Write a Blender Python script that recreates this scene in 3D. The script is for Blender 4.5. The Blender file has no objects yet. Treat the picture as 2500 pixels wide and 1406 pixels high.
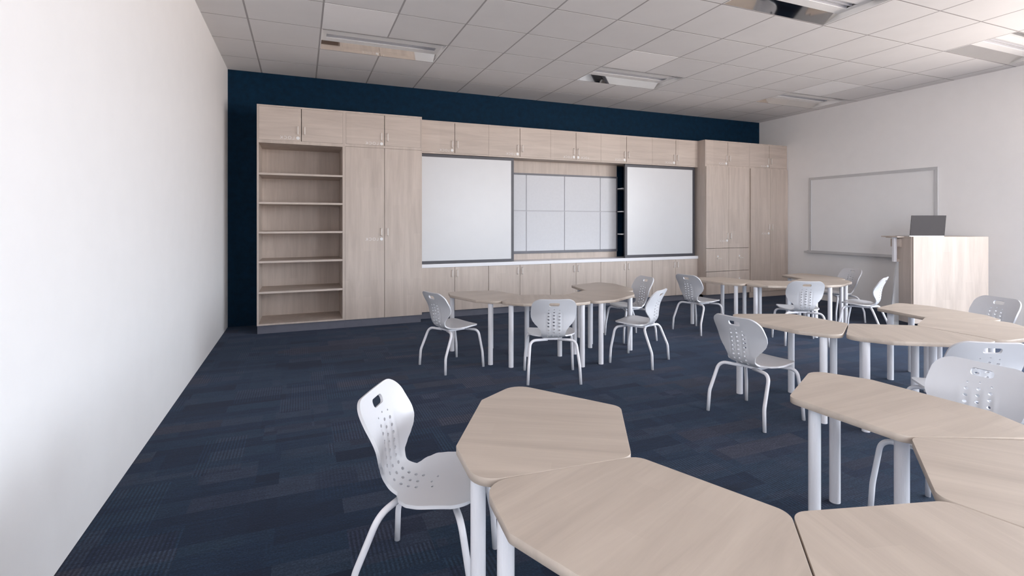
import bpy, bmesh, math, random
from mathutils import Vector, Matrix, geometry

# ------------------------------------------------------------------ scene, camera, light
S = bpy.context.scene
COL = S.collection
PI = math.pi
R = math.radians
CAMH = 1.2318
RX0, RX1, RY0, RY1, RZ = -0.797, 7.680, -4.60, 6.855, 3.0418   # the room

cam_d = bpy.data.cameras.new('camera')
cam = bpy.data.objects.new('camera', cam_d)
COL.objects.link(cam)
cam.location = (0, 0, CAMH)
cam.rotation_euler = (PI/2, 0, -0.3917)
cam_d.sensor_fit = 'HORIZONTAL'
cam_d.sensor_width = 36.0
cam_d.lens = 36.0*1248.3/2500.0
cam_d.shift_y = -(703.0-543.7)/2500.0
cam_d.clip_start = 0.05
S.camera = cam

S.view_settings.view_transform = 'Standard'
S.view_settings.look = 'None'
S.view_settings.gamma = 1.0
S.view_settings.use_curve_mapping = False
S.view_settings.exposure = 0.0
S.cycles.use_denoising = True
S.cycles.max_bounces = 14
S.cycles.diffuse_bounces = 10
S.cycles.glossy_bounces = 4
S.cycles.transparent_max_bounces = 8
S.cycles.caustics_reflective = False
S.cycles.caustics_refractive = False
S.cycles.sample_clamp_indirect = 6.0

W = bpy.data.worlds.new('daylight')
S.world = W
W.use_nodes = True
bg = W.node_tree.nodes['Background']
# pale sky above the horizon, sunlit warm ground below it
_g = W.node_tree.nodes; _tc = _g.new('ShaderNodeTexCoord'); _sp = _g.new('ShaderNodeSeparateXYZ'); _rp = _g.new('ShaderNodeValToRGB')
W.node_tree.links.new(_tc.outputs['Generated'], _sp.inputs[0]); W.node_tree.links.new(_sp.outputs['Z'], _rp.inputs['Fac'])
_mr = _g.new('ShaderNodeMapRange'); _mr.inputs['From Min'].default_value = -1; _mr.inputs['From Max'].default_value = 1
W.node_tree.links.new(_sp.outputs['Z'], _mr.inputs['Value']); W.node_tree.links.new(_mr.outputs['Result'], _rp.inputs['Fac'])
_e = _rp.color_ramp.elements; _e[0].position = .48; _e[0].color = (.84, .755, .70, 1); _e[1].position = .52; _e[1].color = (.86, .94, 1.04, 1)
W.node_tree.links.new(_rp.outputs['Color'], bg.inputs['Color'])
bg.inputs['Strength'].default_value = 20.5


# window openings: right wall (y0,y1) and rear wall (x0,x1), both z 0.85..2.75
WIN_Z = (0.50, 2.85)
WIN_R = [(-3.30, -1.65), (-1.40, 0.25), (0.50, 2.15)]
WIN_B = [(5.0, 6.7)]
FILL_WIN_L = [(-3.9, -1.8)]  # unseen left-wall opening, added to brighten the right wall and chair backs
def portal(name, loc, rot, sx, sy):
    d = bpy.data.lights.new(name, 'AREA'); d.shape = 'RECTANGLE'; d.size = sx; d.size_y = sy
    d.cycles.is_portal = True
    o = bpy.data.objects.new(name, d); COL.objects.link(o); o.location = loc; o.rotation_euler = rot
zc, zh = sum(WIN_Z)/2, WIN_Z[1]-WIN_Z[0]
for a, b in WIN_R: portal('window_portal', (RX1+0.02, (a+b)/2, zc), (0, PI/2, 0), zh, b-a)
for a, b in FILL_WIN_L: portal('window_portal', (RX0-0.02, (a+b)/2, zc), (0, -PI/2, 0), zh, b-a)
for a, b in WIN_B: portal('window_portal', ((a+b)/2, RY0-0.02, zc), (PI/2, 0, 0), b-a, zh)

# ------------------------------------------------------------------ materials
def new_mat(name):
    m = bpy.data.materials.new(name); m.use_nodes = True
    nt = m.node_tree; p = nt.nodes['Principled BSDF']
    return m, nt, p
def N(nt, t, **kw):
    n = nt.nodes.new(t)
    for k, v in kw.items(): setattr(n, k, v)
    return n
def L(nt, a, b): nt.links.new(a, b)
def coords(nt, scale=(1,1,1), rnd=False, rot=(0,0,0)):
    tc = N(nt, 'ShaderNodeTexCoord'); mp = N(nt, 'ShaderNodeMapping')
    mp.inputs['Scale'].default_value = scale; mp.inputs['Rotation'].default_value = rot
    src = tc.outputs['Object']
    if rnd:
        oi = N(nt, 'ShaderNodeObjectInfo'); mu = N(nt, 'ShaderNodeMath', operation='MULTIPLY'); mu.inputs[1].default_value = 40
        L(nt, oi.outputs['Random'], mu.inputs[0])
        va = N(nt, 'ShaderNodeVectorMath', operation='ADD'); L(nt, tc.outputs['Object'], va.inputs[0]); L(nt, mu.outputs[0], va.inputs[1])
        src = va.outputs[0]
    L(nt, src, mp.inputs['Vector'])
    return mp.outputs['Vector']
def noise(nt, vec, scale, detail=3, rough=.55, dist=0):
    n = N(nt, 'ShaderNodeTexNoise'); n.inputs['Scale'].default_value = scale; n.inputs['Detail'].default_value = detail
    n.inputs['Roughness'].default_value = rough; n.inputs['Distortion'].default_value = dist
    L(nt, vec, n.inputs['Vector']); return n.outputs['Fac']
def ramp(nt, fac, stops):
    r = N(nt, 'ShaderNodeValToRGB'); e = r.color_ramp.elements
    while len(e) < len(stops): e.new(0.5)
    for el, (p, c) in zip(e, stops): el.position = p; el.color = (*c, 1)
    L(nt, fac, r.inputs['Fac']); return r.outputs['Color']
def mix(nt, fac, a, b, mode='MIX'):
    m = N(nt, 'ShaderNodeMix', data_type='RGBA', blend_type=mode)
    for s, v in ((m.inputs['Factor'], fac), (m.inputs['A'], a), (m.inputs['B'], b)):
        if hasattr(v, 'links') or hasattr(v, 'is_linked'): L(nt, v, s)
        elif isinstance(v, tuple): s.default_value = (*v, 1)
        else: s.default_value = v
    return m.outputs['Result']
def bump(nt, p, h, strength=.2, dist=.002):
    b = N(nt, 'ShaderNodeBump'); b.inputs['Strength'].default_value = strength; b.inputs['Distance'].default_value = dist
    L(nt, h, b.inputs['Height']); L(nt, b.outputs['Normal'], p.inputs['Normal'])
def plain(name, col, rough=.5, metal=0.0, var=.03, nscale=6, bmp=0, bscale=200, spec=None):
    m, nt, p = new_mat(name)
    v = coords(nt); f = noise(nt, v, nscale, 4)
    c = ramp(nt, f, [(0.3, tuple(x*(1-var) for x in col)), (0.7, tuple(min(1, x*(1+var)) for x in col))])
    L(nt, c, p.inputs['Base Color']); p.inputs['Roughness'].default_value = rough; p.inputs['Metallic'].default_value = metal
    if spec is not None: p.inputs['Specular IOR Level'].default_value = spec
    if bmp: bump(nt, p, noise(nt, v, bscale, 2), bmp, .001)
    return m
def wood(name, axis, light, dark, rnd=False, rough=.48):
    # streaky oak laminate, grain along a local axis
    m, nt, p = new_mat(name)
    sc = [9.0, 9.0, 9.0]; sc[axis] = .75
    v = coords(nt, tuple(sc), rnd)
    f1 = noise(nt, v, 1.6, 5, .62, .6)
    sc2 = [90.0, 90.0, 90.0]; sc2[axis] = 3.0
    v2 = coords(nt, tuple(sc2), rnd)
    f2 = noise(nt, v2, 1.0, 3, .6)
    # staves: long blocks that differ slightly in tone
    br = N(nt, 'ShaderNodeTexBrick'); tc = coords(nt, (1, 1, 1), rnd, {0: (0,0,0), 1: (0,0,PI/2), 2: (0,PI/2,0)}[axis])
    if axis == 2:
        sx = N(nt, 'ShaderNodeSeparateXYZ'); L(nt, coords(nt, (1,1,1), rnd), sx.inputs[0])
        cx = N(nt, 'ShaderNodeCombineXYZ'); ad = N(nt, 'ShaderNodeMath', operation='ADD')
        L(nt, sx.outputs['X'], ad.inputs[0]); L(nt, sx.outputs['Y'], ad.inputs[1])
        L(nt, sx.outputs['Z'], cx.inputs['X']); L(nt, ad.outputs[0], cx.inputs['Y']); tc = cx.outputs[0]
    L(nt, tc, br.inputs['Vector'])
    br.inputs['Scale'].default_value = 1.0; br.inputs['Mortar Size'].default_value = 0
    br.inputs['Brick Width'].default_value = .55; br.inputs['Row Height'].default_value = .085
    br.inputs['Color1'].default_value = (0,0,0,1); br.inputs['Color2'].default_value = (1,1,1,1); br.offset = .37
    c = ramp(nt, f1, [(0.25, dark), (0.48, tuple((a+b)/2 for a, b in zip(light, dark))), (0.72, light)])
    c = mix(nt, .10, c, ramp(nt, f2, [(0.35, dark), (0.65, light)]))
    c = mix(nt, .20, c, mix(nt, br.outputs['Color'], dark, light))
    L(nt, c, p.inputs['Base Color'])
    p.inputs['Roughness'].default_value = rough; p.inputs['Specular IOR Level'].default_value = .35
    return m
OAK_L, OAK_D = (.62, .535, .475), (.43, .365, .32)
M = {}
M['oak_x'] = wood('oak_laminate_horizontal', 0, OAK_L, OAK_D)
M['oak_z'] = wood('oak_laminate_vertical', 2, OAK_L, OAK_D)
M['oak_t'] = wood('oak_laminate_table', 0, (.545, .468, .402), (.395, .334, .284), True, .45)
M['wall'] = plain('white_wall_paint', (.90, .89, .89), .55, var=.01, bmp=.05, bscale=120)
M['navy'] = plain('navy_wall_paint', (.0015, .019, .044), .7, spec=.12, var=.25, nscale=14, bmp=.2, bscale=60)
M['ctile'] = plain('ceiling_tile_white', (.77, .755, .75), .9, var=.02, nscale=3, bmp=.25, bscale=260)
M['grid'] = plain('ceiling_grid_grey', (.42, .40, .40), .8, spec=.1)
M['plastic'] = plain('white_chair_plastic', (.60, .605, .635), .32, var=.01)
M['paint'] = plain('white_leg_paint', (.78, .78, .82), .3, var=.01)
M['board'] = plain('whiteboard_enamel', (.63, .635, .65), .3, var=.01)
M['panel'] = plain('pale_grey_pinboard', (.64, .65, .68), .6, var=.02, nscale=30)
M['seam'] = plain('pinboard_seam_grey', (.50, .50, .53), .6)
M['dframe'] = plain('dark_grey_frame', (.055, .054, .065), .45, var=.1)
M['gframe'] = plain('mid_grey_frame', (.12, .12, .14), .45, var=.1)
M['counter'] = plain('white_counter', (.80, .80, .83), .3, var=.01)
M['toe'] = plain('grey_toe_kick', (.12, .125, .16), .6, var=.1)
M['nickel'] = plain('satin_nickel', (.86, .83, .80), .4, .1, var=.02)
M['wmark'] = plain('white_marking', (.80, .80, .80), .5, var=.01)
M['alu'] = plain('pale_grey_aluminium', (.62, .625, .64), .4, .3, var=.02)
M['lapt'] = plain('grey_laptop_lid', (.05, .046, .048), .55, 0, spec=.15, var=.03)
M['black'] = plain('black_rubber', (.02, .02, .02), .6)
M['fixw'] = plain('white_fixture_enamel', (.96, .95, .94), .5, var=.01)
M['diff'] = plain('white_gloss_panel', (.95, .945, .95), .22, var=.01)
m, nt, p = new_mat('polished_reflector'); p.inputs['Metallic'].default_value = 1.0; p.inputs['Roughness'].default_value = .045
f = noise(nt, coords(nt), 3, 2); L(nt, ramp(nt, f, [(0.3, (.80,.78,.75)), (0.7, (.84,.82,.79))]), p.inputs['Base Color']); M['mirror'] = m
# perforated sheet
m, nt, p = new_mat('perforated_white_metal')
v = coords(nt, (1,1,1)); vo = N(nt, 'ShaderNodeTexVoronoi'); vo.inputs['Scale'].default_value = 110; vo.inputs['Randomness'].default_value = 0
L(nt, v, vo.inputs['Vector'])
L(nt, ramp(nt, vo.outputs['Distance'], [(0.0, (.30,.30,.31)), (0.33, (.30,.30,.31)), (0.36, (.86,.85,.84))]), p.inputs['Base Color']); M['perf'] = m
# window glass
m, nt, p = new_mat('window_glass')
tr = N(nt, 'ShaderNodeBsdfTransparent'); gl = N(nt, 'ShaderNodeBsdfGlossy'); gl.inputs['Roughness'].default_value = .02
mx = N(nt, 'ShaderNodeMixShader'); mx.inputs[0].default_value = .05
L(nt, tr.outputs[0], mx.inputs[1]); L(nt, gl.outputs[0], mx.inputs[2]); L(nt, mx.outputs[0], nt.nodes['Material Output'].inputs['Surface']); M['glass'] = m

# carpet: blue tiles with collaged plank-like patches, some ribbed
def carpet():
    m, nt, p = new_mat('blue_carpet_tiles')
    tc = N(nt, 'ShaderNodeTexCoord')
    def mp(scale, loc=(0,0,0), rz=0):
        q = N(nt, 'ShaderNodeMapping'); q.inputs['Scale'].default_value = scale; q.inputs['Location'].default_value = loc; q.inputs['Rotation'].default_value = (0,0,rz)
        L(nt, tc.outputs['Object'], q.inputs['Vector']); return q.outputs['Vector']
    def brick(v, w, h, off, freq=2):
        b = N(nt, 'ShaderNodeTexBrick'); b.inputs['Scale'].default_value = 1; b.inputs['Mortar Size'].default_value = 0
        b.inputs['Brick Width'].default_value = w; b.inputs['Row Height'].default_value = h; b.offset = off; b.offset_frequency = freq
        b.inputs['Color1'].default_value = (0,0,0,1); b.inputs['Color2'].default_value = (1,1,1,1)
        L(nt, v, b.inputs['Vector']); return b.outputs['Color']
    a = brick(mp((1,1,1), (.45,.1,0)), .62, .125, .43)
    b = brick(mp((1,1,1), (.13,.27,0)), .30, .30, .31, 3)
    c = brick(mp((1,1,1), (.2,.05,0)), .914, .25, .5)
    d = brick(mp((1,1,1), (.7,.35,0)), .21, .46, .37)
    t = mix(nt, .28, mix(nt, .34, a, c), mix(nt, .4, b, d))
    base = ramp(nt, t, [(0.20, (.0022,.005,.015)), (0.36, (.004,.013,.032)), (0.48, (.008,.021,.040)), (0.58, (.020,.028,.047)), (0.70, (.005,.010,.026)), (0.82, (.032,.038,.062))])
    warm = ramp(nt, mix(nt, .7, c, a), [(0.0, (0,0,0)), (0.72, (0,0,0)), (0.78, (1,1,1))])
    base = mix(nt, warm, base, mix(nt, .45, base, (.036,.028,.029)))
    # yarn grain
    g = noise(nt, mp((1,1,1)), 120, 4, .8)
    base = mix(nt, 1.0, base, ramp(nt, g, [(0.28, (.28,.28,.28)), (0.5, (.95,.95,.95)), (0.72, (2.1,2.05,2.0))]), 'MULTIPLY')
    g2 = noise(nt, mp((9, 70, 1)), 1.0, 3, .6)
    base = mix(nt, .75, base, mix(nt, 1.0, base, ramp(nt, g2, [(0.3, (.60,.60,.64)), (0.7, (1.40,1.38,1.35))]), 'MULTIPLY'))
    # ribs in part of the patches
    def rib(v, s):
        w = N(nt, 'ShaderNodeTexWave'); w.inputs['Scale'].default_value = s; w.inputs['Distortion'].default_value = .8
        w.inputs['Detail'].default_value = 2; w.inputs['Detail Scale'].default_value = 3; L(nt, v, w.inputs['Vector']); return w.outputs['Fac']
    r1 = rib(mp((1,1,1)), 19)
    sel = ramp(nt, mix(nt, .5, b, d), [(0.0, (0,0,0)), (0.60, (0,0,0)), (0.64, (1,1,1))])
    base = mix(nt, sel, base, mix(nt, 1.0, base, ramp(nt, r1, [(0.2, (.6,.6,.62)), (0.8, (1.4,1.42,1.42))]), 'MULTIPLY'))
    L(nt, base, p.inputs['Base Color'])
    p.inputs['Roughness'].default_value = .85
    p.inputs['Specular IOR Level'].default_value = .15
    p.inputs['Sheen Weight'].default_value = .14; p.inputs['Sheen Roughness'].default_value = .5; p.inputs['Sheen Tint'].default_value = (.45,.55,.8,1)
    bump(nt, p, g, .5, .004)
    return m
M['carpet'] = carpet()

# ------------------------------------------------------------------ helpers
def link(o, parent=None):
    COL.objects.link(o)
    if parent is not None: o.parent = parent
    return o
def mesh_obj(name, bm, mat, parent=None, smooth=False, loc=None):
    me = bpy.data.meshes.new(name); bm.normal_update(); bm.to_mesh(me); bm.free()
    if smooth: me.polygons.foreach_set('use_smooth', [True]*len(me.polygons))
    me.materials.append(mat)
    o = bpy.data.objects.new(name, me); link(o, parent)
    if loc: o.location = loc
    return o
def empty(name, loc, rz=0):
    o = bpy.data.objects.new(name, None); COL.objects.link(o); o.location = loc; o.rotation_euler = (0,0,rz)
    o.empty_display_size = .1; return o
def tag(o, label=None, cat=None, group=None, kind=None):
    if label: o['label'] = label
    if cat: o['category'] = cat
    if group: o['group'] = group
    if kind: o['kind'] = kind
    return o
def bx(bm, x0, x1, y0, y1, z0, z1):
    vs = [bm.verts.new(c) for c in ((x0,y0,z0),(x1,y0,z0),(x1,y1,z0),(x0,y1,z0),(x0,y0,z1),(x1,y0,z1),(x1,y1,z1),(x0,y1,z1))]
    for f in ((0,3,2,1),(4,5,6,7),(0,1,5,4),(1,2,6,5),(2,3,7,6),(3,0,4,7)): bm.faces.new([vs[i] for i in f])
def boxes(name, lst, mat, parent=None, bevel=0):
    bm = bmesh.new()
    for b in lst: bx(bm, *b)
    if bevel: bmesh.ops.bevel(bm, geom=bm.edges[:], offset=bevel, segments=2, affect='EDGES', profile=.6)
    return mesh_obj(name, bm, mat, parent)
def catmull(pts, n=8):
    P = [Vector(p) for p in pts]; P = [2*P[0]-P[1]] + P + [2*P[-1]-P[-2]]; out = []
    for i in range(1, len(P)-2):
        for k in range(n):
            t = k/n; a, b, c, d = P[i-1:i+3]
            out.append(.5*((2*b)+(c-a)*t+(2*a-5*b+4*c-d)*t*t+(3*b-a-3*c+d)*t**3))
    out.append(P[-2]); return out
def tube(bm, pts, r, seg=12, cap=True):
    pts = [Vector(p) for p in pts]; rings = []; prev = None
    for i, p in enumerate(pts):
        t = (pts[min(i+1, len(pts)-1)]-pts[max(i-1, 0)]).normalized()
        if prev is None:
            u = t.orthogonal().normalized()
        else:
            u = (prev - t*prev.dot(t)).normalized()
        prev = u; w = t.cross(u)
        rings.append([bm.verts.new(p+(u*math.cos(2*PI*k/seg)+w*math.sin(2*PI*k/seg))*r) for k in range(seg)])
    for a, b in zip(rings, rings[1:]):
        for k in range(seg): bm.faces.new((a[k], a[(k+1) % seg], b[(k+1) % seg], b[k]))
    if cap:
        bm.faces.new(rings[0][::-1]); bm.faces.new(rings[-1])
def fillet(pts, rad, n=6):
    """polyline with rounded interior corners (3D)"""
    P = [Vector(p) for p in pts]; out = [P[0]]
    for i in range(1, len(P)-1):
        a, b, c = P[i-1], P[i], P[i+1]; r = rad[i-1] if isinstance(rad, (list, tuple)) else rad
        d1 = (a-b).normalized(); d2 = (c-b).normalized(); r = min(r, (a-b).length*.49, (c-b).length*.49)
        for k in range(n+1):
            t = k/n; out.append((1-t)**2*(b+d1*r)+2*t*(1-t)*b+t*t*(b+d2*r))
    out.append(P[-1]); return out
def round_poly(pts, rads, n=7):
    out = []; m = len(pts)
    for i in range(m):
        a, b, c = Vector(pts[i-1]), Vector(pts[i]), Vector(pts[(i+1) % m]); r = rads[i]
        d1 = (a-b).normalized(); d2 = (c-b).normalized(); th = d1.angle(d2); L_ = r/math.tan(th/2)
        p1, p2 = b+d1*L_, b+d2*L_; cen = b+(d1+d2).normalized()*(r/math.sin(th/2))
        a1 = math.atan2(p1.y-cen.y, p1.x-cen.x); a2 = math.atan2(p2.y-cen.y, p2.x-cen.x)
        da = (a2-a1+PI) % (2*PI)-PI
        for k in range(n+1):
            t = a1+da*k/n; out.append((cen.x+r*math.cos(t), cen.y+r*math.sin(t)))
    return out
def prism(bm, poly, z0, z1, bevel=0):
    """solid from a 2D outline, with a small arris"""
    def off(d):
        n = len(poly); res = []
        for i in range(n):
            a, b, c = Vector(poly[i-1]), Vector(poly[i]), Vector(poly[(i+1) % n])
            t = (c-a).normalized(); res.append((b.x-t.y*d, b.y+t.x*d))
        return res
    area = sum(poly[i-1][0]*poly[i][1]-poly[i][0]*poly[i-1][1] for i in range(len(poly)))
    if area < 0: poly = poly[::-1]
    prof = [(bevel, z0), (0, z0+bevel), (0, z1-bevel), (bevel, z1)] if bevel else [(0, z0), (0, z1)]
    rings = []
    for d, z in prof: rings.append([bm.verts.new((x, y, z)) for x, y in (off(d) if d else poly)])
    n = len(poly)
    for a, b in zip(rings, rings[1:]):
        for k in range(n): bm.faces.new((a[k], a[(k+1) % n], b[(k+1) % n], b[k]))
    bm.faces.new(rings[0][::-1]); bm.faces.new(rings[-1])
def dup(root, loc, rz):
    def cp(o, par):
        c = o.copy(); COL.objects.link(c); c.parent = par
        for ch in list(o.children): cp(ch, c)
        return c
    r = cp(root, None); r.location = loc; r.rotation_euler = (0,0,rz)
    for k in ('label', 'category', 'group'):
        if k in r: del r[k]
    return r

# ------------------------------------------------------------------ the setting
T = .12
def struct(o): o['kind'] = 'structure'; return o
struct(boxes('floor', [(RX0-T, RX1+T, RY0-T, RY1+T, -.1, 0)], M['carpet']))
struct(boxes('wall_back', [(RX0, RX1, RY1, RY1+T, 0, 3.3)], M['navy']))
def pierced(lo, hi, wins, mk):
    lst = []; cur = lo
    for a, b in wins:
        lst.append(mk(cur, a, 0, 3.3)); lst.append(mk(a, b, 0, WIN_Z[0])); lst.append(mk(a, b, WIN_Z[1], 3.3)); cur = b
    lst.append(mk(cur, hi, 0, 3.3)); return lst
struct(boxes('wall_right', pierced(RY0-T, RY1+T, WIN_R, lambda a, b, z0, z1: (RX1, RX1+T, a, b, z0, z1)), M['wall']))
struct(boxes('wall_left', pierced(RY0-T, RY1+T, FILL_WIN_L, lambda a, b, z0, z1: (RX0-T, RX0, a, b, z0, z1)), M['wall']))
struct(boxes('wall_front', pierced(RX0, RX1, WIN_B, lambda a, b, z0, z1: (a, b, RY0-T, RY0, z0, z1)), M['wall']))
wn = 0
for side, wins in (('R', WIN_R), ('B', WIN_B), ('L', FILL_WIN_L)):
    for a, b in wins:
        wn += 1
        z0, z1 = WIN_Z; fw = .05
        def q(p0, p1, d0, d1, za, zb):
            if side == 'L': return (RX0-d1, RX0-d0, p0, p1, za, zb)  # the left window is an addition that lets in fill light
            return (RX1+d0, RX1+d1, p0, p1, za, zb) if side == 'R' else (p0, p1, RY0-d1, RY0-d0, za, zb)
        w = struct(boxes('window_%d' % wn, [q(a, b, .03, .09, z0, z0+fw), q(a, b, .03, .09, z1-fw, z1), q(a, a+fw, .03, .09, z0+fw, z1-fw), q(b-fw, b, .03, .09, z0+fw, z1-fw)], M['alu']))
        boxes('window_pane', [q(a+fw, b-fw, .055, .061, z0+fw, z1-fw)], M['glass'], w)

# ceiling with openings for fixtures and gloss panels
TS = .6096
GX0, GY0 = -.435, 6.9107
IJ = [(0, 0), (1, 0), (2, 0), (1, 1), (2, 1)]
FIX = [(GX0+TS*(1+5*i), GY0-TS*(3+4*j)) for i, j in IJ]          # lower-left corner (x0, y0), 2 x 1 tiles
PAN = [(x, y-TS) for (x, y), (i, j) in zip(FIX, IJ) if j == 0]                                                     # gloss panel, 1 tile
xs = sorted({RX0, RX1} | {round(GX0+TS*k, 5) for k in range(14) if RX0 < GX0+TS*k < RX1})
ys = sorted({RY0, RY1} | {round(GY0-TS*k, 5) for k in range(22) if RY0 < GY0-TS*k < RY1})
def inside(cx, cy, x, y, w, h): return x < cx < x+w and y < cy < y+h
cb = []; hw = .0080
for x0, x1 in zip(xs, xs[1:]):
    for y0, y1 in zip(ys, ys[1:]):
        cx, cy = (x0+x1)/2, (y0+y1)/2
        if any(inside(cx, cy, fx, fy, 2*TS, TS) for fx, fy in FIX) or any(inside(cx, cy, px, py, TS, TS) for px, py in PAN): continue
        cb.append((x0+(hw if x0 > RX0 else 0), x1-(hw if x1 < RX1 else 0), y0+(hw if y0 > RY0 else 0), y1-(hw if y1 < RY1 else 0), RZ, RZ+.018))
ceil = struct(boxes('ceiling', cb, M['ctile']))
bm = bmesh.new()
def clear(x, y):     # a grid bar does not cross a fixture
    return not any(inside(x, y, fx+.02, fy+.02, 2*TS-.04, TS-.04) for fx, fy in FIX)
for x in xs[1:-1]:
    for y0, y1 in zip(ys, ys[1:]):
        if clear(x, (y0+y1)/2): bx(bm, x-hw, x+hw, y0, y1, RZ+.0008, RZ+.0175)
for y in ys[1:-1]:
    for x0, x1 in zip(xs, xs[1:]): bx(bm, x0, x1, y-hw, y+hw, RZ+.0010, RZ+.017)
mesh_obj('ceiling_grid', bm, M['grid'], ceil)
struct(boxes('trim_1', [(RX0-T, RX1+T, RY0-T, RY1+T, 3.30, 3.36)], M['ctile']))        # slab above the suspended ceiling

# ------------------------------------------------------------------ ceiling fixtures and gloss panels
def make_fixture():
    t = empty('ceiling_light', (0, 0, RZ))
    w, h = 2*TS-.02, TS-.02            # x extent, y extent; origin at centre
    bm = bmesh.new()                   # housing box above, open below
    bx(bm, -w/2, w/2, -h/2, h/2, .11, .12)
    for s in (-1, 1):
        bx(bm, s*w/2-.004, s*w/2+.004, -h/2, h/2, .0, .11); bx(bm, -w/2, w/2, s*h/2-.004, s*h/2+.004, .003, .11)
    mesh_obj('housing', bm, M['fixw'], t)
    for s in (-1, 1):                  # polished wings
        bm = bmesh.new(); prof = []
        for k in range(9):
            q = k/8; y = .140+(h/2-.001-.140)*q
            prof.append((s*y, .052-.0505*q))
        rows = [[bm.verts.new((x, y, z)) for y, z in prof] for x in (-w/2+.006, w/2-.006)]
        for a in range(8): bm.faces.new((rows[0][a], rows[0][a+1], rows[1][a+1], rows[1][a]) if s > 0 else (rows[1][a], rows[1][a+1], rows[0][a+1], rows[0][a]))
        mesh_obj('reflector_wing', bm, M['mirror'], t, True)
    boxes('inner_cove', [(-w/2+.006, w/2-.006, .050, .150, .046, .054), (-w/2+.006, w/2-.006, -.150, -.050, .046, .054), (-w/2+.006, -w/2+.05, -.050, .050, .046, .054), (w/2-.05, w/2-.006, -.050, .050, .046, .054)], M['fixw'], t)
    boxes('perforated_basket', [(-w/2+.05, w/2-.05, -.050, -.002, .066, .070), (-w/2+.05, w/2-.05, .002, .050, .066, .070)], M['perf'], t)
    boxes('basket_rail', [(-w/2+.05, w/2-.05, y-.0018, y+.0018, .050, .066) for y in (-.048, 0, .048)], M['seam'], t)
    return t
fx0 = make_fixture()
names_i = ['left', 'middle', 'right']
fl = {(0,0): 'long recessed ceiling light with polished wings nearest the white wall on the left',
      (1,0): 'long recessed ceiling light above the two sliding whiteboards, middle of the far row',
      (2,0): 'long recessed ceiling light in the far right ceiling corner above the tall cabinets',
      (1,1): 'large recessed ceiling light cut off by the top edge of the photo, with dark reflections',
      (2,1): 'recessed ceiling light cut off by the right edge of the photo near the top'}
pl = {(0,0): 'smooth glossy white ceiling panel touching the light on the left',
      (1,0): 'smooth glossy white ceiling panel touching the light in the middle of the far row',
      (2,0): 'smooth glossy white ceiling panel touching the far right corner light'}
for k, ((i, j), (x, y)) in enumerate(zip(IJ, FIX)):
    o = fx0 if k == 0 else dup(fx0, (0, 0, 0), 0)
    o.location = (x+TS, y+TS/2, RZ); o.name = 'ceiling_light'
    tag(o, fl[(i, j)], 'ceiling light', 'recessed ceiling lights')
    if j == 0:
        px, py = x, y-TS
        q = boxes('ceiling_panel', [(px+.0065, px+TS-.0065, py+.0065, py+TS-.0065, RZ-.0005, RZ+.012)], M['diff'])
        tag(q, pl[(i, j)], 'ceiling panel', 'glossy ceiling panels')

# ------------------------------------------------------------------ cabinets
ZT = 2.542
YF, YM = 6.280, 6.440
YB = RY1-.002
def handle(parent, x, y, zc_, ln=.088, horiz=False):
    bm = bmesh.new(); r = .0042; d = .020
    if horiz: P = [(x-ln/2, y, zc_), (x-ln/2, y-d, zc_), (x+ln/2, y-d, zc_), (x+ln/2, y, zc_)]
    else: P = [(x, y, zc_-ln/2), (x, y-d, zc_-ln/2), (x, y-d, zc_+ln/2), (x, y, zc_+ln/2)]
    tube(bm, fillet(P, .008, 4), r, 8)
    return mesh_obj('handle', bm, M['nickel'], parent, True)
def disc(name, parent, x, y, z, r, mat):
    bm = bmesh.new(); n = 24
    a = [bm.verts.new((x+r*math.cos(2*PI*k/n), y, z+r*math.sin(2*PI*k/n))) for k in range(n)]
    b = [bm.verts.new((x+r*.92*math.cos(2*PI*k/n), y-.003, z+r*.92*math.sin(2*PI*k/n))) for k in range(n)]
    for k in range(n): bm.faces.new((a[k], a[(k+1) % n], b[(k+1) % n], b[k]))
    bm.faces.new(b); return mesh_obj(name, bm, mat, parent)
def lettering(parent, x, y, z, size, sx=-1, rot=0):
    """the word LOCK, mirrored as on the doors; x is the edge next to the lock disc"""
    cu = bpy.data.curves.new('lettering', 'FONT'); cu.body = 'LOCK'; cu.size = size; cu.extrude = .0006; cu.space_character = 1.28; cu.offset = -.0006
    tmp = bpy.data.objects.new('lettering', cu); COL.objects.link(tmp)
    dg = bpy.context.evaluated_depsgraph_get(); me = bpy.data.meshes.new_from_object(tmp.evaluated_get(dg))
    bpy.data.objects.remove(tmp); bpy.data.curves.remove(cu)
    for v in me.vertices:
        a, b, c = v.co
        v.co = (x+sx*a, y-.0012-c, z+(b if rot == 0 else size*.7-b))
    me.materials.clear(); me.materials.append(M['wmark']); me.name = 'lettering'
    o = bpy.data.objects.new('lettering', me); link(o, parent); return o
def door(parent, x0, x1, z0, z1, yf, mat, hx, hz, name='door'):
    d = boxes(name, [(x0, x1, yf, yf+.018, z0, z1)], mat, parent, .0008)
    if hx is not None: handle(d, hx, yf, hz)
    return d
def pair(parent, x0, xm, x1, z0, z1, yf, mat, hz, lock=None, gap=.0035, hoff=.036, size=.05):
    a = door(parent, x0, xm-gap, z0, z1, yf, mat, xm-hoff, hz)
    b = door(parent, xm+gap, x1, z0, z1, yf, mat, xm+hoff, hz)
    if lock:
        disc('lock_disc', a, xm-.036, yf, lock, .019, M['wmark']); lettering(a, xm-.036-.034, yf, lock-.017, size)
    return a, b
t_ = .018
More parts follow.
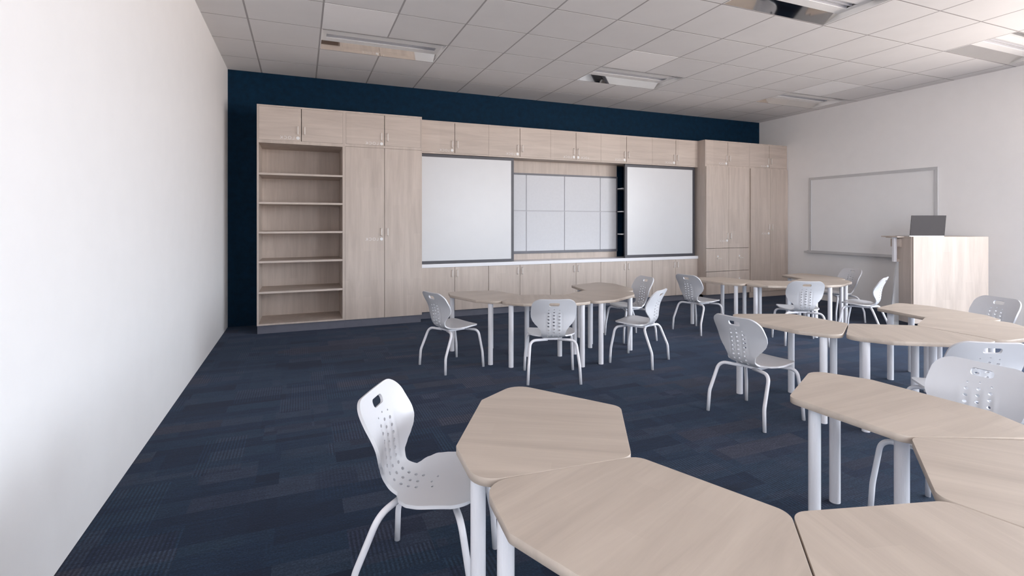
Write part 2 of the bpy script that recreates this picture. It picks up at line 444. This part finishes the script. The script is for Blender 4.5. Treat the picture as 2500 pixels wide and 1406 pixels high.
def shell_boxes(x0, x1, y0, y1, z0, z1, mid=()):
    l = [(x0, x0+t_, y0, y1, z0, z1), (x1-t_, x1, y0, y1, z0, z1), (x0+t_, x1-t_, y0, y1, z1-t_, z1), (x0+t_, x1-t_, y0, y1, z0, z0+t_), (x0+t_, x1-t_, y1-.012, y1, z0+t_, z1-t_)]
    for m0, m1 in mid: l.append((x0+t_, x1-t_, y0, y1-.012, m0, m1))
    return l
g_ = .0015
# left tall pair
X0, X1, X2 = -.448, .470, 1.387
ZB = .092
t = empty('bookcase_cabinet', ((X0+X1)/2, YF, 0)); ox, oy = t.location.x, 0
def local(o):        # parts are authored in world coordinates
    o.parent = None
def finish(t):
    """shift children authored in world space so that they sit under the empty"""
    for c in t.children:
        c.matrix_parent_inverse = Matrix.Translation(-t.location)
def cabinet(name, label, cat, x0, x1, y, z=0, group=None):
    t = empty(name, ((x0+x1)/2, y, z)); tag(t, label, cat, group); return t
bpy.data.objects.remove(t)
t = cabinet('bookcase_cabinet', 'tall oak unit at the far left with open bookshelves under two small doors', 'cabinet', X0, X1, YF)
boxes('carcass', shell_boxes(X0, X1-.0005, YF, YB, ZB, ZT, [(2.119, 2.155)]), M['oak_z'], t)
for z in (1.765, 1.440, 1.112, .784, .444):
    boxes('shelf', [(X0+t_+.001, X1-t_-.001, YF+.004, YB-.013, z, z+.022)], M['oak_x'], t)
pair(t, X0+t_+g_, .006, X1-t_-g_, 2.155+g_, ZT-t_-g_, YF, M['oak_x'], 2.275, 2.190)
boxes('toe_kick', [(X0+.003, X1-.0005, YF+.02, YF+.04, 0, ZB-.0005)], M['toe'], t)
finish(t)
t = cabinet('wardrobe_cabinet', 'tall oak cupboard with closed doors between the open bookshelves and the left whiteboard', 'cabinet', X1, X2, YF)
yr = YF+.0186
boxes('carcass', [(X1, X1+t_, YF, YB, 2.128, ZT), (X2-t_, X2, YF, YB, 2.128, ZT), (X1+t_, X2-t_, YF, YB, ZT-t_, ZT), (X1+t_, X2-t_, YF, YB, 2.128, 2.158),
                  (X1, X1+t_, yr, YB, ZB, 2.128), (X2-t_, X2, yr, YB, ZB, 2.128), (X1+t_, X2-t_, yr, YB, ZB, ZB+t_), (X1+t_, X2-t_, YB-.012, YB, ZB+t_, 2.128)], M['oak_z'], t)
pair(t, X1+t_+g_, .933, X2-t_-g_, 2.158+g_, ZT-t_-g_, YF, M['oak_x'], 2.262, 2.180)
boxes('cover_stile', [(X1, X1+.0105, YF, yr-.0002, ZB, 2.1275)], M['oak_z'], t)
a, b = pair(t, X1+.0125, .933, X2, ZB, 2.1255, YF, M['oak_z'], 1.122, 1.036, gap=.0025)
boxes('toe_kick', [(X1+.0005, X2-.01, YF+.02, YF+.04, 0, ZB-.0005)], M['toe'], t)
finish(t)
# base units and wall units
BX = [1.389, 2.322, 3.246, 4.072, 4.990, 5.883]
BM = [1.854, 2.778, 3.655, 4.520, 5.443]
base_l = ['oak base cabinet under the left end of the white counter, beside the tall cupboard',
          'oak base cabinet, second from the left under the white counter',
          'narrow oak base cabinet in the middle of the row under the white counter',
          'oak base cabinet, fourth from the left under the white counter',
          'oak base cabinet under the right end of the white counter, beside the tall drawer unit']
wall_l = ['oak wall cabinet above the left whiteboard, beside the tall cupboard',
          'oak wall cabinet above the right edge of the left whiteboard, second from the left',
          'narrow oak wall cabinet over the grey pinboard with a lock disc on each door',
          'oak wall cabinet above the dark gap and the left edge of the right whiteboard',
          'oak wall cabinet above the right whiteboard, beside the tall drawer unit']
for k in range(5):
    x0, x1, xm = BX[k]+.001, BX[k+1]-.001, BM[k]
    t = cabinet('base_cabinet', base_l[k], 'cabinet', x0, x1, YM, 0, 'base cabinets under the counter')
    boxes('carcass', [(x0, x0+t_, YM+.02, YB, ZB, .655), (x1-t_, x1, YM+.02, YB, ZB, .655), (x0+t_, x1-t_, YM+.02, YB, ZB, ZB+t_), (x0+t_, x1-t_, YB-.012, YB, ZB+t_, .655)], M['oak_z'], t)
    pair(t, x0+.002, xm, x1-.002, ZB+.001, .655, YM, M['oak_z'], .573, None, gap=.0025, hoff=.034)
    boxes('toe_kick', [(x0, x1, YM+.05, YM+.07, 0, ZB-.0005)], M['toe'], t)
    finish(t)
    t = cabinet('wall_cabinet', wall_l[k], 'cabinet', x0, x1, YM, 2.119, 'wall cabinets above the whiteboards')
    boxes('carcass', shell_boxes(x0, x1, YM, YB, 2.119, ZT), M['oak_x'], t)
    a, b = pair(t, x0+.006, xm, x1-.006, 2.119+t_+.0015, ZT-.010, YM-.001, M['oak_x'], 2.250, 2.172, size=.044)
    if k == 2:
        disc('lock_disc', b, xm+.036, YM-.001, 2.172, .019, M['wmark']); lettering(b, xm+.066+.150, YM-.001, 2.172-.017, .044)
    finish(t)
ct = boxes('countertop', [(BX[0]+.001, BX[5]-.001, YM-.012, YB, .6565, .702)], M['counter'], None, .002)
tag(ct, 'long white countertop running below the whiteboards', 'countertop')
# right tall pair
RXa, RXb, RXc = 5.884, 6.818, RX1-.004
t = cabinet('drawer_cabinet', 'tall oak unit with four file drawers below two doors, right of the right whiteboard', 'cabinet', RXa, RXb, YF)
boxes('carcass', shell_boxes(RXa, RXb-.0005, YF, YB, ZB, ZT, [(2.120, 2.150)]), M['oak_z'], t)
pair(t, RXa+t_+g_, 6.352, RXb-t_-g_, 2.150+g_, ZT-t_-g_, YF-.001, M['oak_x'], 2.265, 2.182, size=.04)
pair(t, RXa+.006, 6.352, RXb-.024, .828, 2.122, YF-.0195, M['oak_z'], 1.02, .945, gap=.002, size=.04)
for a0, a1 in ((RXa+.006, 6.350), (6.354, RXb-.024)):
    for z0, z1 in ((.462, .822), (ZB+.002, .456)):
        d = boxes('drawer', [(a0, a1, YF-.0195, YF-.0015, z0, z1)], M['oak_z'], t, .0008)
        xm = (a0+a1)/2+.02; zz = z0+(z1-z0)*.56
        handle(d, xm+.01, YF-.0195, zz, .08, True); disc('lock_disc', d, xm-.015, YF-.0195, zz+.034, .014, M['wmark'])
boxes('toe_kick', [(RXa, RXb-.001, YF+.03, YF+.05, 0, ZB-.0005)], M['toe'], t)
finish(t)
t = cabinet('wardrobe_cabinet', 'tall oak cupboard with wooden plinth in the far right corner of the room', 'cabinet', RXb, RXc, YF)
boxes('carcass', shell_boxes(RXb+.0005, RXc, YF, YB, ZB, ZT, [(2.120, 2.150)]), M['oak_z'], t)
pair(t, RXb+.010, 7.262, RXc-t_-g_, 2.150+g_, ZT-t_-g_, YF-.001, M['oak_x'], 2.262, 2.178, size=.04)
pair(t, RXb+.010, 7.262, RXc-.002, ZB+.004, 2.124, YF-.0195, M['oak_z'], 1.16, 1.055, gap=.002, size=.04)
boxes('plinth', [(RXb+.001, RXc, YF-.004, YF+.02, 0, ZB-.0005)], M['oak_x'], t)
finish(t)

# ------------------------------------------------------------------ boards between wall units and counter
def framed(name, label, cat, x0, x1, z0, z1, y0, y1, fw, mf, mp, group=None):
    t = empty(name, ((x0+x1)/2, y0, z0)); tag(t, label, cat, group)
    boxes('frame', [(x0, x1, y0, y1, z0, z0+fw), (x0, x1, y0, y1, z1-fw, z1), (x0, x0+(fw if x0 > 1.4 else .026), y0, y1, z0+fw, z1-fw), (x1-fw, x1, y0, y1, z0+fw, z1-fw)], mf, t, .001)
    boxes('writing_surface', [(x0+(fw if x0 > 1.4 else .026), x1-fw, y0+.004, y1-.004, z0+fw, z1-fw)], mp, t)
    return t
t = framed('whiteboard', 'large dark-framed sliding whiteboard standing on the counter, left one', 'whiteboard', 1.3885, 2.700, .7035, 2.116, 6.470, 6.500, .036, M['dframe'], M['board'], 'sliding whiteboards'); finish(t)
t = framed('whiteboard', 'large dark-framed sliding whiteboard on the counter, right one beside the tall drawer unit', 'whiteboard', 4.516, 5.846, .7035, 2.116, 6.470, 6.500, .040, M['dframe'], M['board'], 'sliding whiteboards'); finish(t)
bk = boxes('wood_backboard', [(2.660, 4.530, 6.712, 6.730, .7025, 2.1185)], M['oak_z']); tag(bk, 'oak back panel behind the grey pinboard between the whiteboards', 'panel')
px0, px1, pz0, pz1, py = 2.672, 4.528, .790, 1.942, 6.694
t = empty('pinboard', ((px0+px1)/2, py, pz0)); tag(t, 'pale grey segmented pinboard with dark frame between the two whiteboards', 'pinboard')
boxes('frame', [(px0, px1, py-.006, py+.016, pz0, pz0+.036), (px0, px1, py-.006, py+.016, pz1-.026, pz1), (px0, px0+.018, py-.006, py+.016, pz0+.036, pz1-.026), (px1-.018, px1, py-.006, py+.016, pz0+.036, pz1-.026)], M['gframe'], t, .001)
boxes('backing', [(px0+.018, px1-.018, py+.008, py+.016, pz0+.036, pz1-.026)], M['seam'], t)
sx = [px0+.018, 2.984, 3.604, 4.219, px1-.018]; sz = [pz0+.036, 1.402, pz1-.026]
for i in range(4):
    for j in range(2):
        e = .0075
        boxes('segment', [(sx[i]+(e if i else 0), sx[i+1]-(e if i < 3 else 0), py, py+.008, sz[j]+(e if j else 0), sz[j+1]-(0 if j else e))], M['panel'], t, .002)
finish(t)
for (x0, x1, lab) in ((4.532, 5.880, 'dark open shelf unit in the gap beside the right whiteboard'),):
    t = empty('shelf_unit', ((x0+x1)/2, 6.56, .7025)); tag(t, lab, 'shelf')
    boxes('back_panel', [(x0, x1-.017, YB-.016, YB, .7025, 2.118)], M['navy'], t); boxes('side_panel', [(x1-.016, x1, 6.56, YB, .7025, 2.118)], M['navy'], t)
    for z in (1.748, 1.396, 1.048): boxes('shelf', [(x0+.002, x1-.0165, 6.56, YB-.0165, z, z+.016)], M['wmark'], t)
    finish(t)

# whiteboard on the right wall
M['board2'] = plain('wall_whiteboard_enamel', (.86, .86, .87), .3, var=.01)
t = empty('wall_whiteboard', (RX1, 4.95, .78)); tag(t, 'wide wall-mounted whiteboard with pale frame and tray on the right wall', 'whiteboard')
xw = RX1-.0005; ya, yb, za, zb = 4.035, 5.858, .782, 1.963
boxes('frame', [(xw-.022, xw, ya, yb, zb-.04, zb), (xw-.022, xw, ya, ya+.04, za, zb-.04), (xw-.022, xw, yb-.04, yb, za, zb-.04)], M['alu'], t, .001)
boxes('writing_surface', [(xw-.012, xw, ya+.04, yb-.04, za, zb-.04)], M['board2'], t)
bm = bmesh.new(); bx(bm, xw-.075, xw, ya-.04, yb+.04, .748, .762); bx(bm, xw-.075, xw-.069, ya-.04, yb+.04, .762, .776); bx(bm, xw-.020, xw, ya-.04, yb+.04, .762, .784)
mesh_obj('pen_tray', bm, M['alu'], t); finish(t)

# ------------------------------------------------------------------ tables
HW, HO, DS, DO = .2035, .407, .417, .5207     # half widths and depths of the tabletop outline
ZTAB = .556
outline = round_poly([(0,-HW), (DS,-HO), (DO,-HW), (DO,HW), (DS,HO), (0,HW)], [.050, .075, .03, .03, .075, .050])
def make_table():
    t = empty('student_table', (0,0,0))
    bm = bmesh.new(); prism(bm, [(x, y) for x, y in outline], ZTAB-.024, ZTAB, .0007); mesh_obj('tabletop', bm, M['oak_t'], t)
    for x, y in ((.432,.305), (.432,-.305), (.078,.152), (.078,-.152)):
        bm = bmesh.new(); r = .0215
        tube(bm, [(x,y,0.0), (x,y,.003), (x,y,.25), (x,y,ZTAB-.0245)], r, 24)
        mesh_obj('leg', bm, M['paint'], t, False)
        me = t.children[-1].data
        for pl_ in me.polygons: pl_.use_smooth = len(pl_.vertices) == 4
    return t
def ring(cx, cy, phi, D, n=4):
    Rr = .2035/math.sin(R(D)/2); ap = Rr*math.cos(R(D)/2)+.003
    return [(cx+ap*math.cos(R(phi+k*D)), cy+ap*math.sin(R(phi+k*D)), phi+k*D) for k in range(n)]
TABLES = [(x, y, a, 'front') for x, y, a in ((.9865,1.4105,150), (.9785,1.043,202.4), (1.258,.801,254.6), (1.618,.890,306.9), (1.760,1.2235,2))]
TABLES += [(*p_, 'left') for p_ in ring(2.2515, 4.7221, 197.1, 51.7)]
TABLES += [(*p_, 'near_right') for p_ in ring(3.7846, 2.5446, 184.25, 54.1)]
TABLES += [(*p_, 'far_right') for p_ in ring(5.2942, 4.7205, 186.83, 52.04)]
TL = ['oak table in the foreground beside the lone white chair, furthest left of its cluster',
      'oak table in the foreground at the bottom centre edge of the photo',
      'oak table in the foreground, bottom right, third along the curved cluster',
      'oak table in the foreground cut off at the right edge, fourth along the curved cluster',
      'long-looking oak table at the right, upper end of the foreground cluster',
      'leftmost oak table of the cluster nearest the base cabinets',
      'oak table behind the chair seen from the back, in the cluster nearest the base cabinets',
      'oak table with right tip lit, right front of the cluster nearest the base cabinets',
      'hindmost oak table of the cluster nearest the base cabinets',
      'oak table behind the large perforated chair, left end of the near right cluster',
      'oak table second from the left in the near right cluster',
      'oak table near the right edge, third of the near right cluster',
      'hindmost oak table of the near right cluster, in front of the lectern',
      'oak table at the left end of the far right cluster, before the file drawers',
      'oak table partly hidden by a chair back in the far right cluster',
      'oak table at the right front of the far right cluster, before the wall whiteboard',
      'hindmost oak table of the far right cluster, before the right wall']
tb0 = make_table()
for k, (x, y, a, g) in enumerate(TABLES):
    o = tb0 if k == 0 else dup(tb0, (0,0,0), 0)
    o.location = (x, y, 0); o.rotation_euler = (0, 0, R(a)); tag(o, TL[k], 'table', 'school tables in four curved clusters')

# ------------------------------------------------------------------ chairs
PROF = [(-.206,.651), (-.185,.600), (-.162,.542), (-.149,.490), (-.143,.440), (-.137,.396), (-.114,.358), (-.068,.341), (-.01,.340), (.06,.348), (.12,.358), (.160,.361), (.190,.353)]
cp_ = catmull([(0, a, b) for a, b in PROF], 10)
acc = [0.0]
for a, b in zip(cp_, cp_[1:]): acc.append(acc[-1]+(b-a).length)
UL = acc[-1]
def cpt(u):
    u = min(max(u, 0), UL)
    import bisect
    i = min(max(bisect.bisect_right(acc, u)-1, 0), len(acc)-2); f = (u-acc[i])/(acc[i+1]-acc[i])
    p_ = cp_[i].lerp(cp_[i+1], f)
    a = cp_[max(i-1, 0)]; b = cp_[min(i+2, len(cp_)-1)]; tg = (b-a).normalized()
    return p_, Vector((0, -tg.z, tg.y)) if False else Vector((0, -tg.z, tg.y))   # normal toward the sitter
def lut(tbl, u):
    for (a, va), (b, vb) in zip(tbl, tbl[1:]):
        if u <= b:
            f = max(0, (u-a)/(b-a)); f = f*f*(3-2*f)*.5+f*.5; return va+(vb-va)*f
    return tbl[-1][1]
def u_of_z(z):   # on the backrest
    best = min(range(len(cp_)), key=lambda i: abs(cp_[i].z-z)+(0 if cp_[i].y < -.10 else 9)); return acc[best]
def u_of_y(y):   # on the seat
    best = min(range(len(cp_)), key=lambda i: abs(cp_[i].y-y)+(0 if cp_[i].y > -.12 and cp_[i].z < .37 else 9)); return acc[best]
WT = [(0, .150), (u_of_z(.615), .166), (u_of_z(.570), .173), (u_of_z(.53), .174), (u_of_z(.50), .171), (u_of_z(.475), .161), (u_of_z(.450), .142), (u_of_z(.425), .118), (u_of_z(.40), .099), (u_of_z(.368), .089), (u_of_y(-.085), .100), (u_of_y(-.055), .152), (u_of_y(-.025), .180), (u_of_y(.015), .188), (u_of_y(.12), .186), (u_of_y(.15), .176), (UL, .146)]
KT = [(0, .45), (u_of_z(.58), .8), (u_of_z(.50), 1.3), (u_of_z(.42), 1.4), (u_of_z(.37), 1.2), (u_of_y(-.06), .65), (u_of_y(.05), .48), (UL, .1)]
def shell_outline():
    n = 70; right = []
    rt, rf = .075, .075                    # corner radii at the top of the back and at the seat front
    for k in range(n+1):
        u = UL*k/n; w = lut(WT, u)
        if u < rt: w = lut(WT, rt)-rt+math.sqrt(max(0, rt*rt-(rt-u)**2)) if u > 0 else lut(WT, rt)-rt
        if u > UL-rf: e = u-(UL-rf); w = min(w, w-rf+math.sqrt(max(0, rf*rf-e*e)))
        right.append((w, u))
    extra = [(lut(WT, rt)-rt+math.sqrt(max(0, rt*rt-(rt-u)**2)), u) for u in (.0008, .002, .005)]
    right = [right[0]]+extra+right[1:]
    w0 = right[0][0]; w1 = right[-1][0]
    top = [(w0*(-1+2*k/10), 0) for k in range(1, 10)]; bot = [(w1*(1-2*k/6), UL) for k in range(1, 6)]
    return right+bot+[(-w, u) for w, u in right[::-1]]+top
def pip(x, y, poly):
    c = False; n = len(poly)
    for i in range(n):
        x1, y1 = poly[i-1]; x2, y2 = poly[i]
        if (y1 > y) != (y2 > y) and x < (x2-x1)*(y-y1)/(y2-y1)+x1: c = not c
    return c
def chair_shell():
    out = shell_outline()
    out = out[::-1]
    holes = []
    uh = u_of_z(.612); hwid, hh, rr = .040, .0155, .013
    holes.append(round_poly([(-hwid, uh-hh), (hwid, uh-hh), (hwid, uh+hh), (-hwid, uh+hh)], [rr]*4, 5))
    u = u_of_z(.567); row = 0
    while u < u_of_y(-.030):
        for c in (-1, 0, 1):
            uu = u-(.008 if c == 0 else 0); x = c*.041; a, b = .0075, .0058
            if row == 0: a, b = .0042, .0034
            holes.append([(x+a*math.cos(2*PI*k/10), uu+b*math.sin(2*PI*k/10)) for k in range(10)])
        u += .0272; row += 1
    for x, dy in ((-.035, 0), (0, -.012), (.035, 0)):
        uu = u_of_y(.015)+dy; holes.append([(x+.006*math.cos(2*PI*k/10), uu+.004*math.sin(2*PI*k/10)) for k in range(10)])
    V = []; E_ = []
    for loop in [out]+holes:
        s = len(V); n = len(loop); V += [Vector(p_) for p_ in loop]; E_ += [(s+i, s+(i+1) % n) for i in range(n)]
    st = .0075; ny = int(UL/st); nx = int(.19/st)
    for j in range(1, ny):
        for i in range(-nx, nx+1):
            x, y = i*st+(st/2 if j % 2 else 0), UL*j/ny
            if not pip(x, y, out) or not (pip(x+.005, y, out) and pip(x-.005, y, out) and pip(x, y+.004, out) and pip(x, y-.004, out)): continue
            if any((Vector((x, y))-Vector((sum(q[0] for q in h)/len(h), sum(q[1] for q in h)/len(h)))).length < .0100 for h in holes[1:]): continue
            if abs(x) < hwid+.005 and abs(y-uh) < hh+.005: continue
            V.append(Vector((x, y)))
    res = geometry.delaunay_2d_cdt(V, E_, [], 0, 1e-6)
    vs, fs = res[0], res[2]
    bm = bmesh.new(); bv = []
    z1, z2 = u_of_z(.55), u_of_z(.385)
    for v in vs:
        c, nrm = cpt(v.y); k = lut(KT, v.y); d = k*v.x*v.x
        # shallow vertical flutes in the lumbar area
        if z1 < v.y < z2:
            f = math.sin(PI*(v.y-z1)/(z2-z1))**.5; d += -.0021*f*math.cos(2*PI*v.x/.041)*(.5+.5*math.cos(PI*min(1, max(0, (abs(v.x)-.055)/.03))))
        bv.append(bm.verts.new((v.x, c.y+nrm.y*d, c.z+nrm.z*d)))
    for f in fs:
        cx = sum(vs[i].x for i in f)/3; cy = sum(vs[i].y for i in f)/3
        if not pip(cx, cy, out): continue
        if any(pip(cx, cy, h) for h in holes if abs(cy-h[0][1]) < .04): continue
        bm.faces.new([bv[i] for i in f])
    for v in [v for v in bm.verts if not v.link_faces]: bm.verts.remove(v)
    bmesh.ops.recalc_face_normals(bm, faces=bm.faces[:])
    bm.normal_update()
    # orient upward at the seat
    s = sum(f.normal.z for f in bm.faces if f.calc_center_median().y > -.05)
    if s < 0: bmesh.ops.reverse_faces(bm, faces=bm.faces[:])
    return bm
def make_chair():
    t = empty('chair', (0,0,0))
    o = mesh_obj('seat_shell', chair_shell(), M['plastic'], t, True)
    s = o.modifiers.new('thickness', 'SOLIDIFY'); s.thickness = .0105; s.offset = -1; s.use_rim = True
    s2 = o.modifiers.new('edges', 'EDGE_SPLIT'); s2.split_angle = R(50)
    zu = .3175; r = .0108
    for sx_ in (-1, 1):
        bm = bmesh.new()
        tube(bm, fillet([(sx_*.040, -.070, zu), (sx_*.178, -.112, zu), (sx_*.196, -.186, .132), (sx_*.2025, -.1925, 0)], [.05, .02], 8), r, 14)
        mesh_obj('leg', bm, M['paint'], t, True)
        bm = bmesh.new()
        tube(bm, fillet([(sx_*.040, .085, zu), (sx_*.183, .152, zu), (sx_*.197, .186, .132), (sx_*.2025, .1925, 0)], [.045, .02], 8), r, 14)
        mesh_obj('leg', bm, M['paint'], t, True)
    boxes('seat_bracket', [(-.075, -.045, -.080, .11, .312, .3305), (.045, .075, -.080, .11, .312, .3305), (-.045, .045, -.080, -.060, .315, .330), (-.045, .045, .080, .100, .315, .336)], M['paint'], t, .003)
    return t
CH = [(.412, 1.735, -30, 'lone white perforated chair in the left foreground beside the nearest table'),
      (2.415, 1.215, 179, 'white chair at the right edge behind the foreground table, its lower back hidden'),
      (1.200, 4.277, 18, 'white chair at the left end of the cluster by the base cabinets, facing right'),
      (1.849, 3.653, 70, 'white chair seen squarely from behind in the cluster by the base cabinets'),
      (2.790, 3.777, 122, 'white chair in side view facing left at the cluster by the base cabinets'),
      (3.256, 4.573, 175, 'white chair facing left behind another chair, in front of the base cabinets'),
      (2.687, 2.434, 6.5, 'big white chair seen from behind left in the middle of the room, facing right'),
      (3.225, 1.575, 57, 'white chair seen from behind between foreground and near right clusters'),
      (4.195, 1.534, 113, 'white chair at the right edge mostly outside the photo, near right cluster'),
      (4.845, 2.285, 164, 'white chair at the far right in front of the lectern and wall'),
      (4.193, 4.580, 6.5, 'white chair at the left end of the far right cluster, facing right'),
      (4.754, 3.743, 58, 'white chair seen from behind at the far right cluster'),
      (5.685, 3.700, 112, 'brightly lit white chair in side view facing left before the lectern'),
      (6.300, 4.410, 163, 'white chair facing the camera below the wall whiteboard')]
ch0 = make_chair()
for k, (x, y, a, lab) in enumerate(CH):
    o = ch0 if k == 0 else dup(ch0, (0,0,0), 0)
    o.location = (x, y, 0); o.rotation_euler = (0, 0, R(a-90)); tag(o, lab, 'chair', 'white plastic school chairs')

# ------------------------------------------------------------------ lectern and laptop
LX, LY = 6.49, 3.66           # front left corner, front face parallel to the camera's view plane
t = empty('lectern', (LX, LY, 0), -0.3917); tag(t, 'tall oak lectern on casters standing before the right wall', 'lectern')
HL = 1.072
boxes('front_panel', [(0, .86, 0, .02, .075, HL-.001)], M['oak_z'], t, .001)
boxes('side_panel', [(-.012, .008, .021, .235, .075, HL-.0235)], M['oak_z'], t)
boxes('side_panel', [(.852, .859, .021, .40, .075, HL-.0235)], M['oak_z'], t)
boxes('top', [(-.012, .86, .0205, .42, HL-.022, HL)], M['oak_x'], t, .001)
boxes('bottom_shelf', [(.009, .851, .021, .40, .075, .095)], M['oak_x'], t)
boxes('side_shelf', [(-.096, -.013, .12, .38, HL-.012, HL)], M['oak_x'], t)
boxes('keyboard_drawer', [(-.040, -.0125, .16, .30, HL-.125, HL-.030)], M['oak_x'], t)
boxes('shelf_bracket', [(-.074, -.041, .200, .232, .770, HL-.0125)], M['paint'], t)
boxes('lower_bracket', [(-.0405, -.0125, .19, .235, .770, .800)], M['oak_x'], t)
bm = bmesh.new()
fr = [bm.verts.new(c) for c in ((-.034, .205, .7695), (-.013, .205, .7695), (-.013, .205, 0), (-.125, .205, 0))]
bk_ = [bm.verts.new((v.co.x, .222, v.co.z)) for v in fr]
bm.faces.new(fr[::-1]); bm.faces.new(bk_)
for k in range(4): bm.faces.new((fr[k], fr[(k+1) % 4], bk_[(k+1) % 4], bk_[k]))
bmesh.ops.recalc_face_normals(bm, faces=bm.faces[:])
mesh_obj('slanted_leg', bm, M['alu'], t)
for x in (.03, .82):
    for y in (.05, .37):
        bm = bmesh.new(); tube(bm, [(x-.012, y, .028), (x+.012, y, .028)], .028, 16); bx(bm, x-.006, x+.006, y-.012, y+.012, .05, .0748)
        mesh_obj('caster', bm, M['black'], t)
l = empty('laptop', (LX, LY, HL), -0.3917); tag(l, 'grey open laptop seen from behind on top of the lectern', 'laptop')
bm = bmesh.new(); bx(bm, 0, .40, 0, .22, .0005, .010); mesh_obj('base', bm, M['alu'], l, loc=(.01, .07, 0))
bm = bmesh.new(); bx(bm, 0, .40, -.006, 0, 0, .235); sc_ = mesh_obj('screen_lid', bm, M['lapt'], l, loc=(.01, .0695, .0105)); sc_.rotation_euler = (R(6), 0, 0)
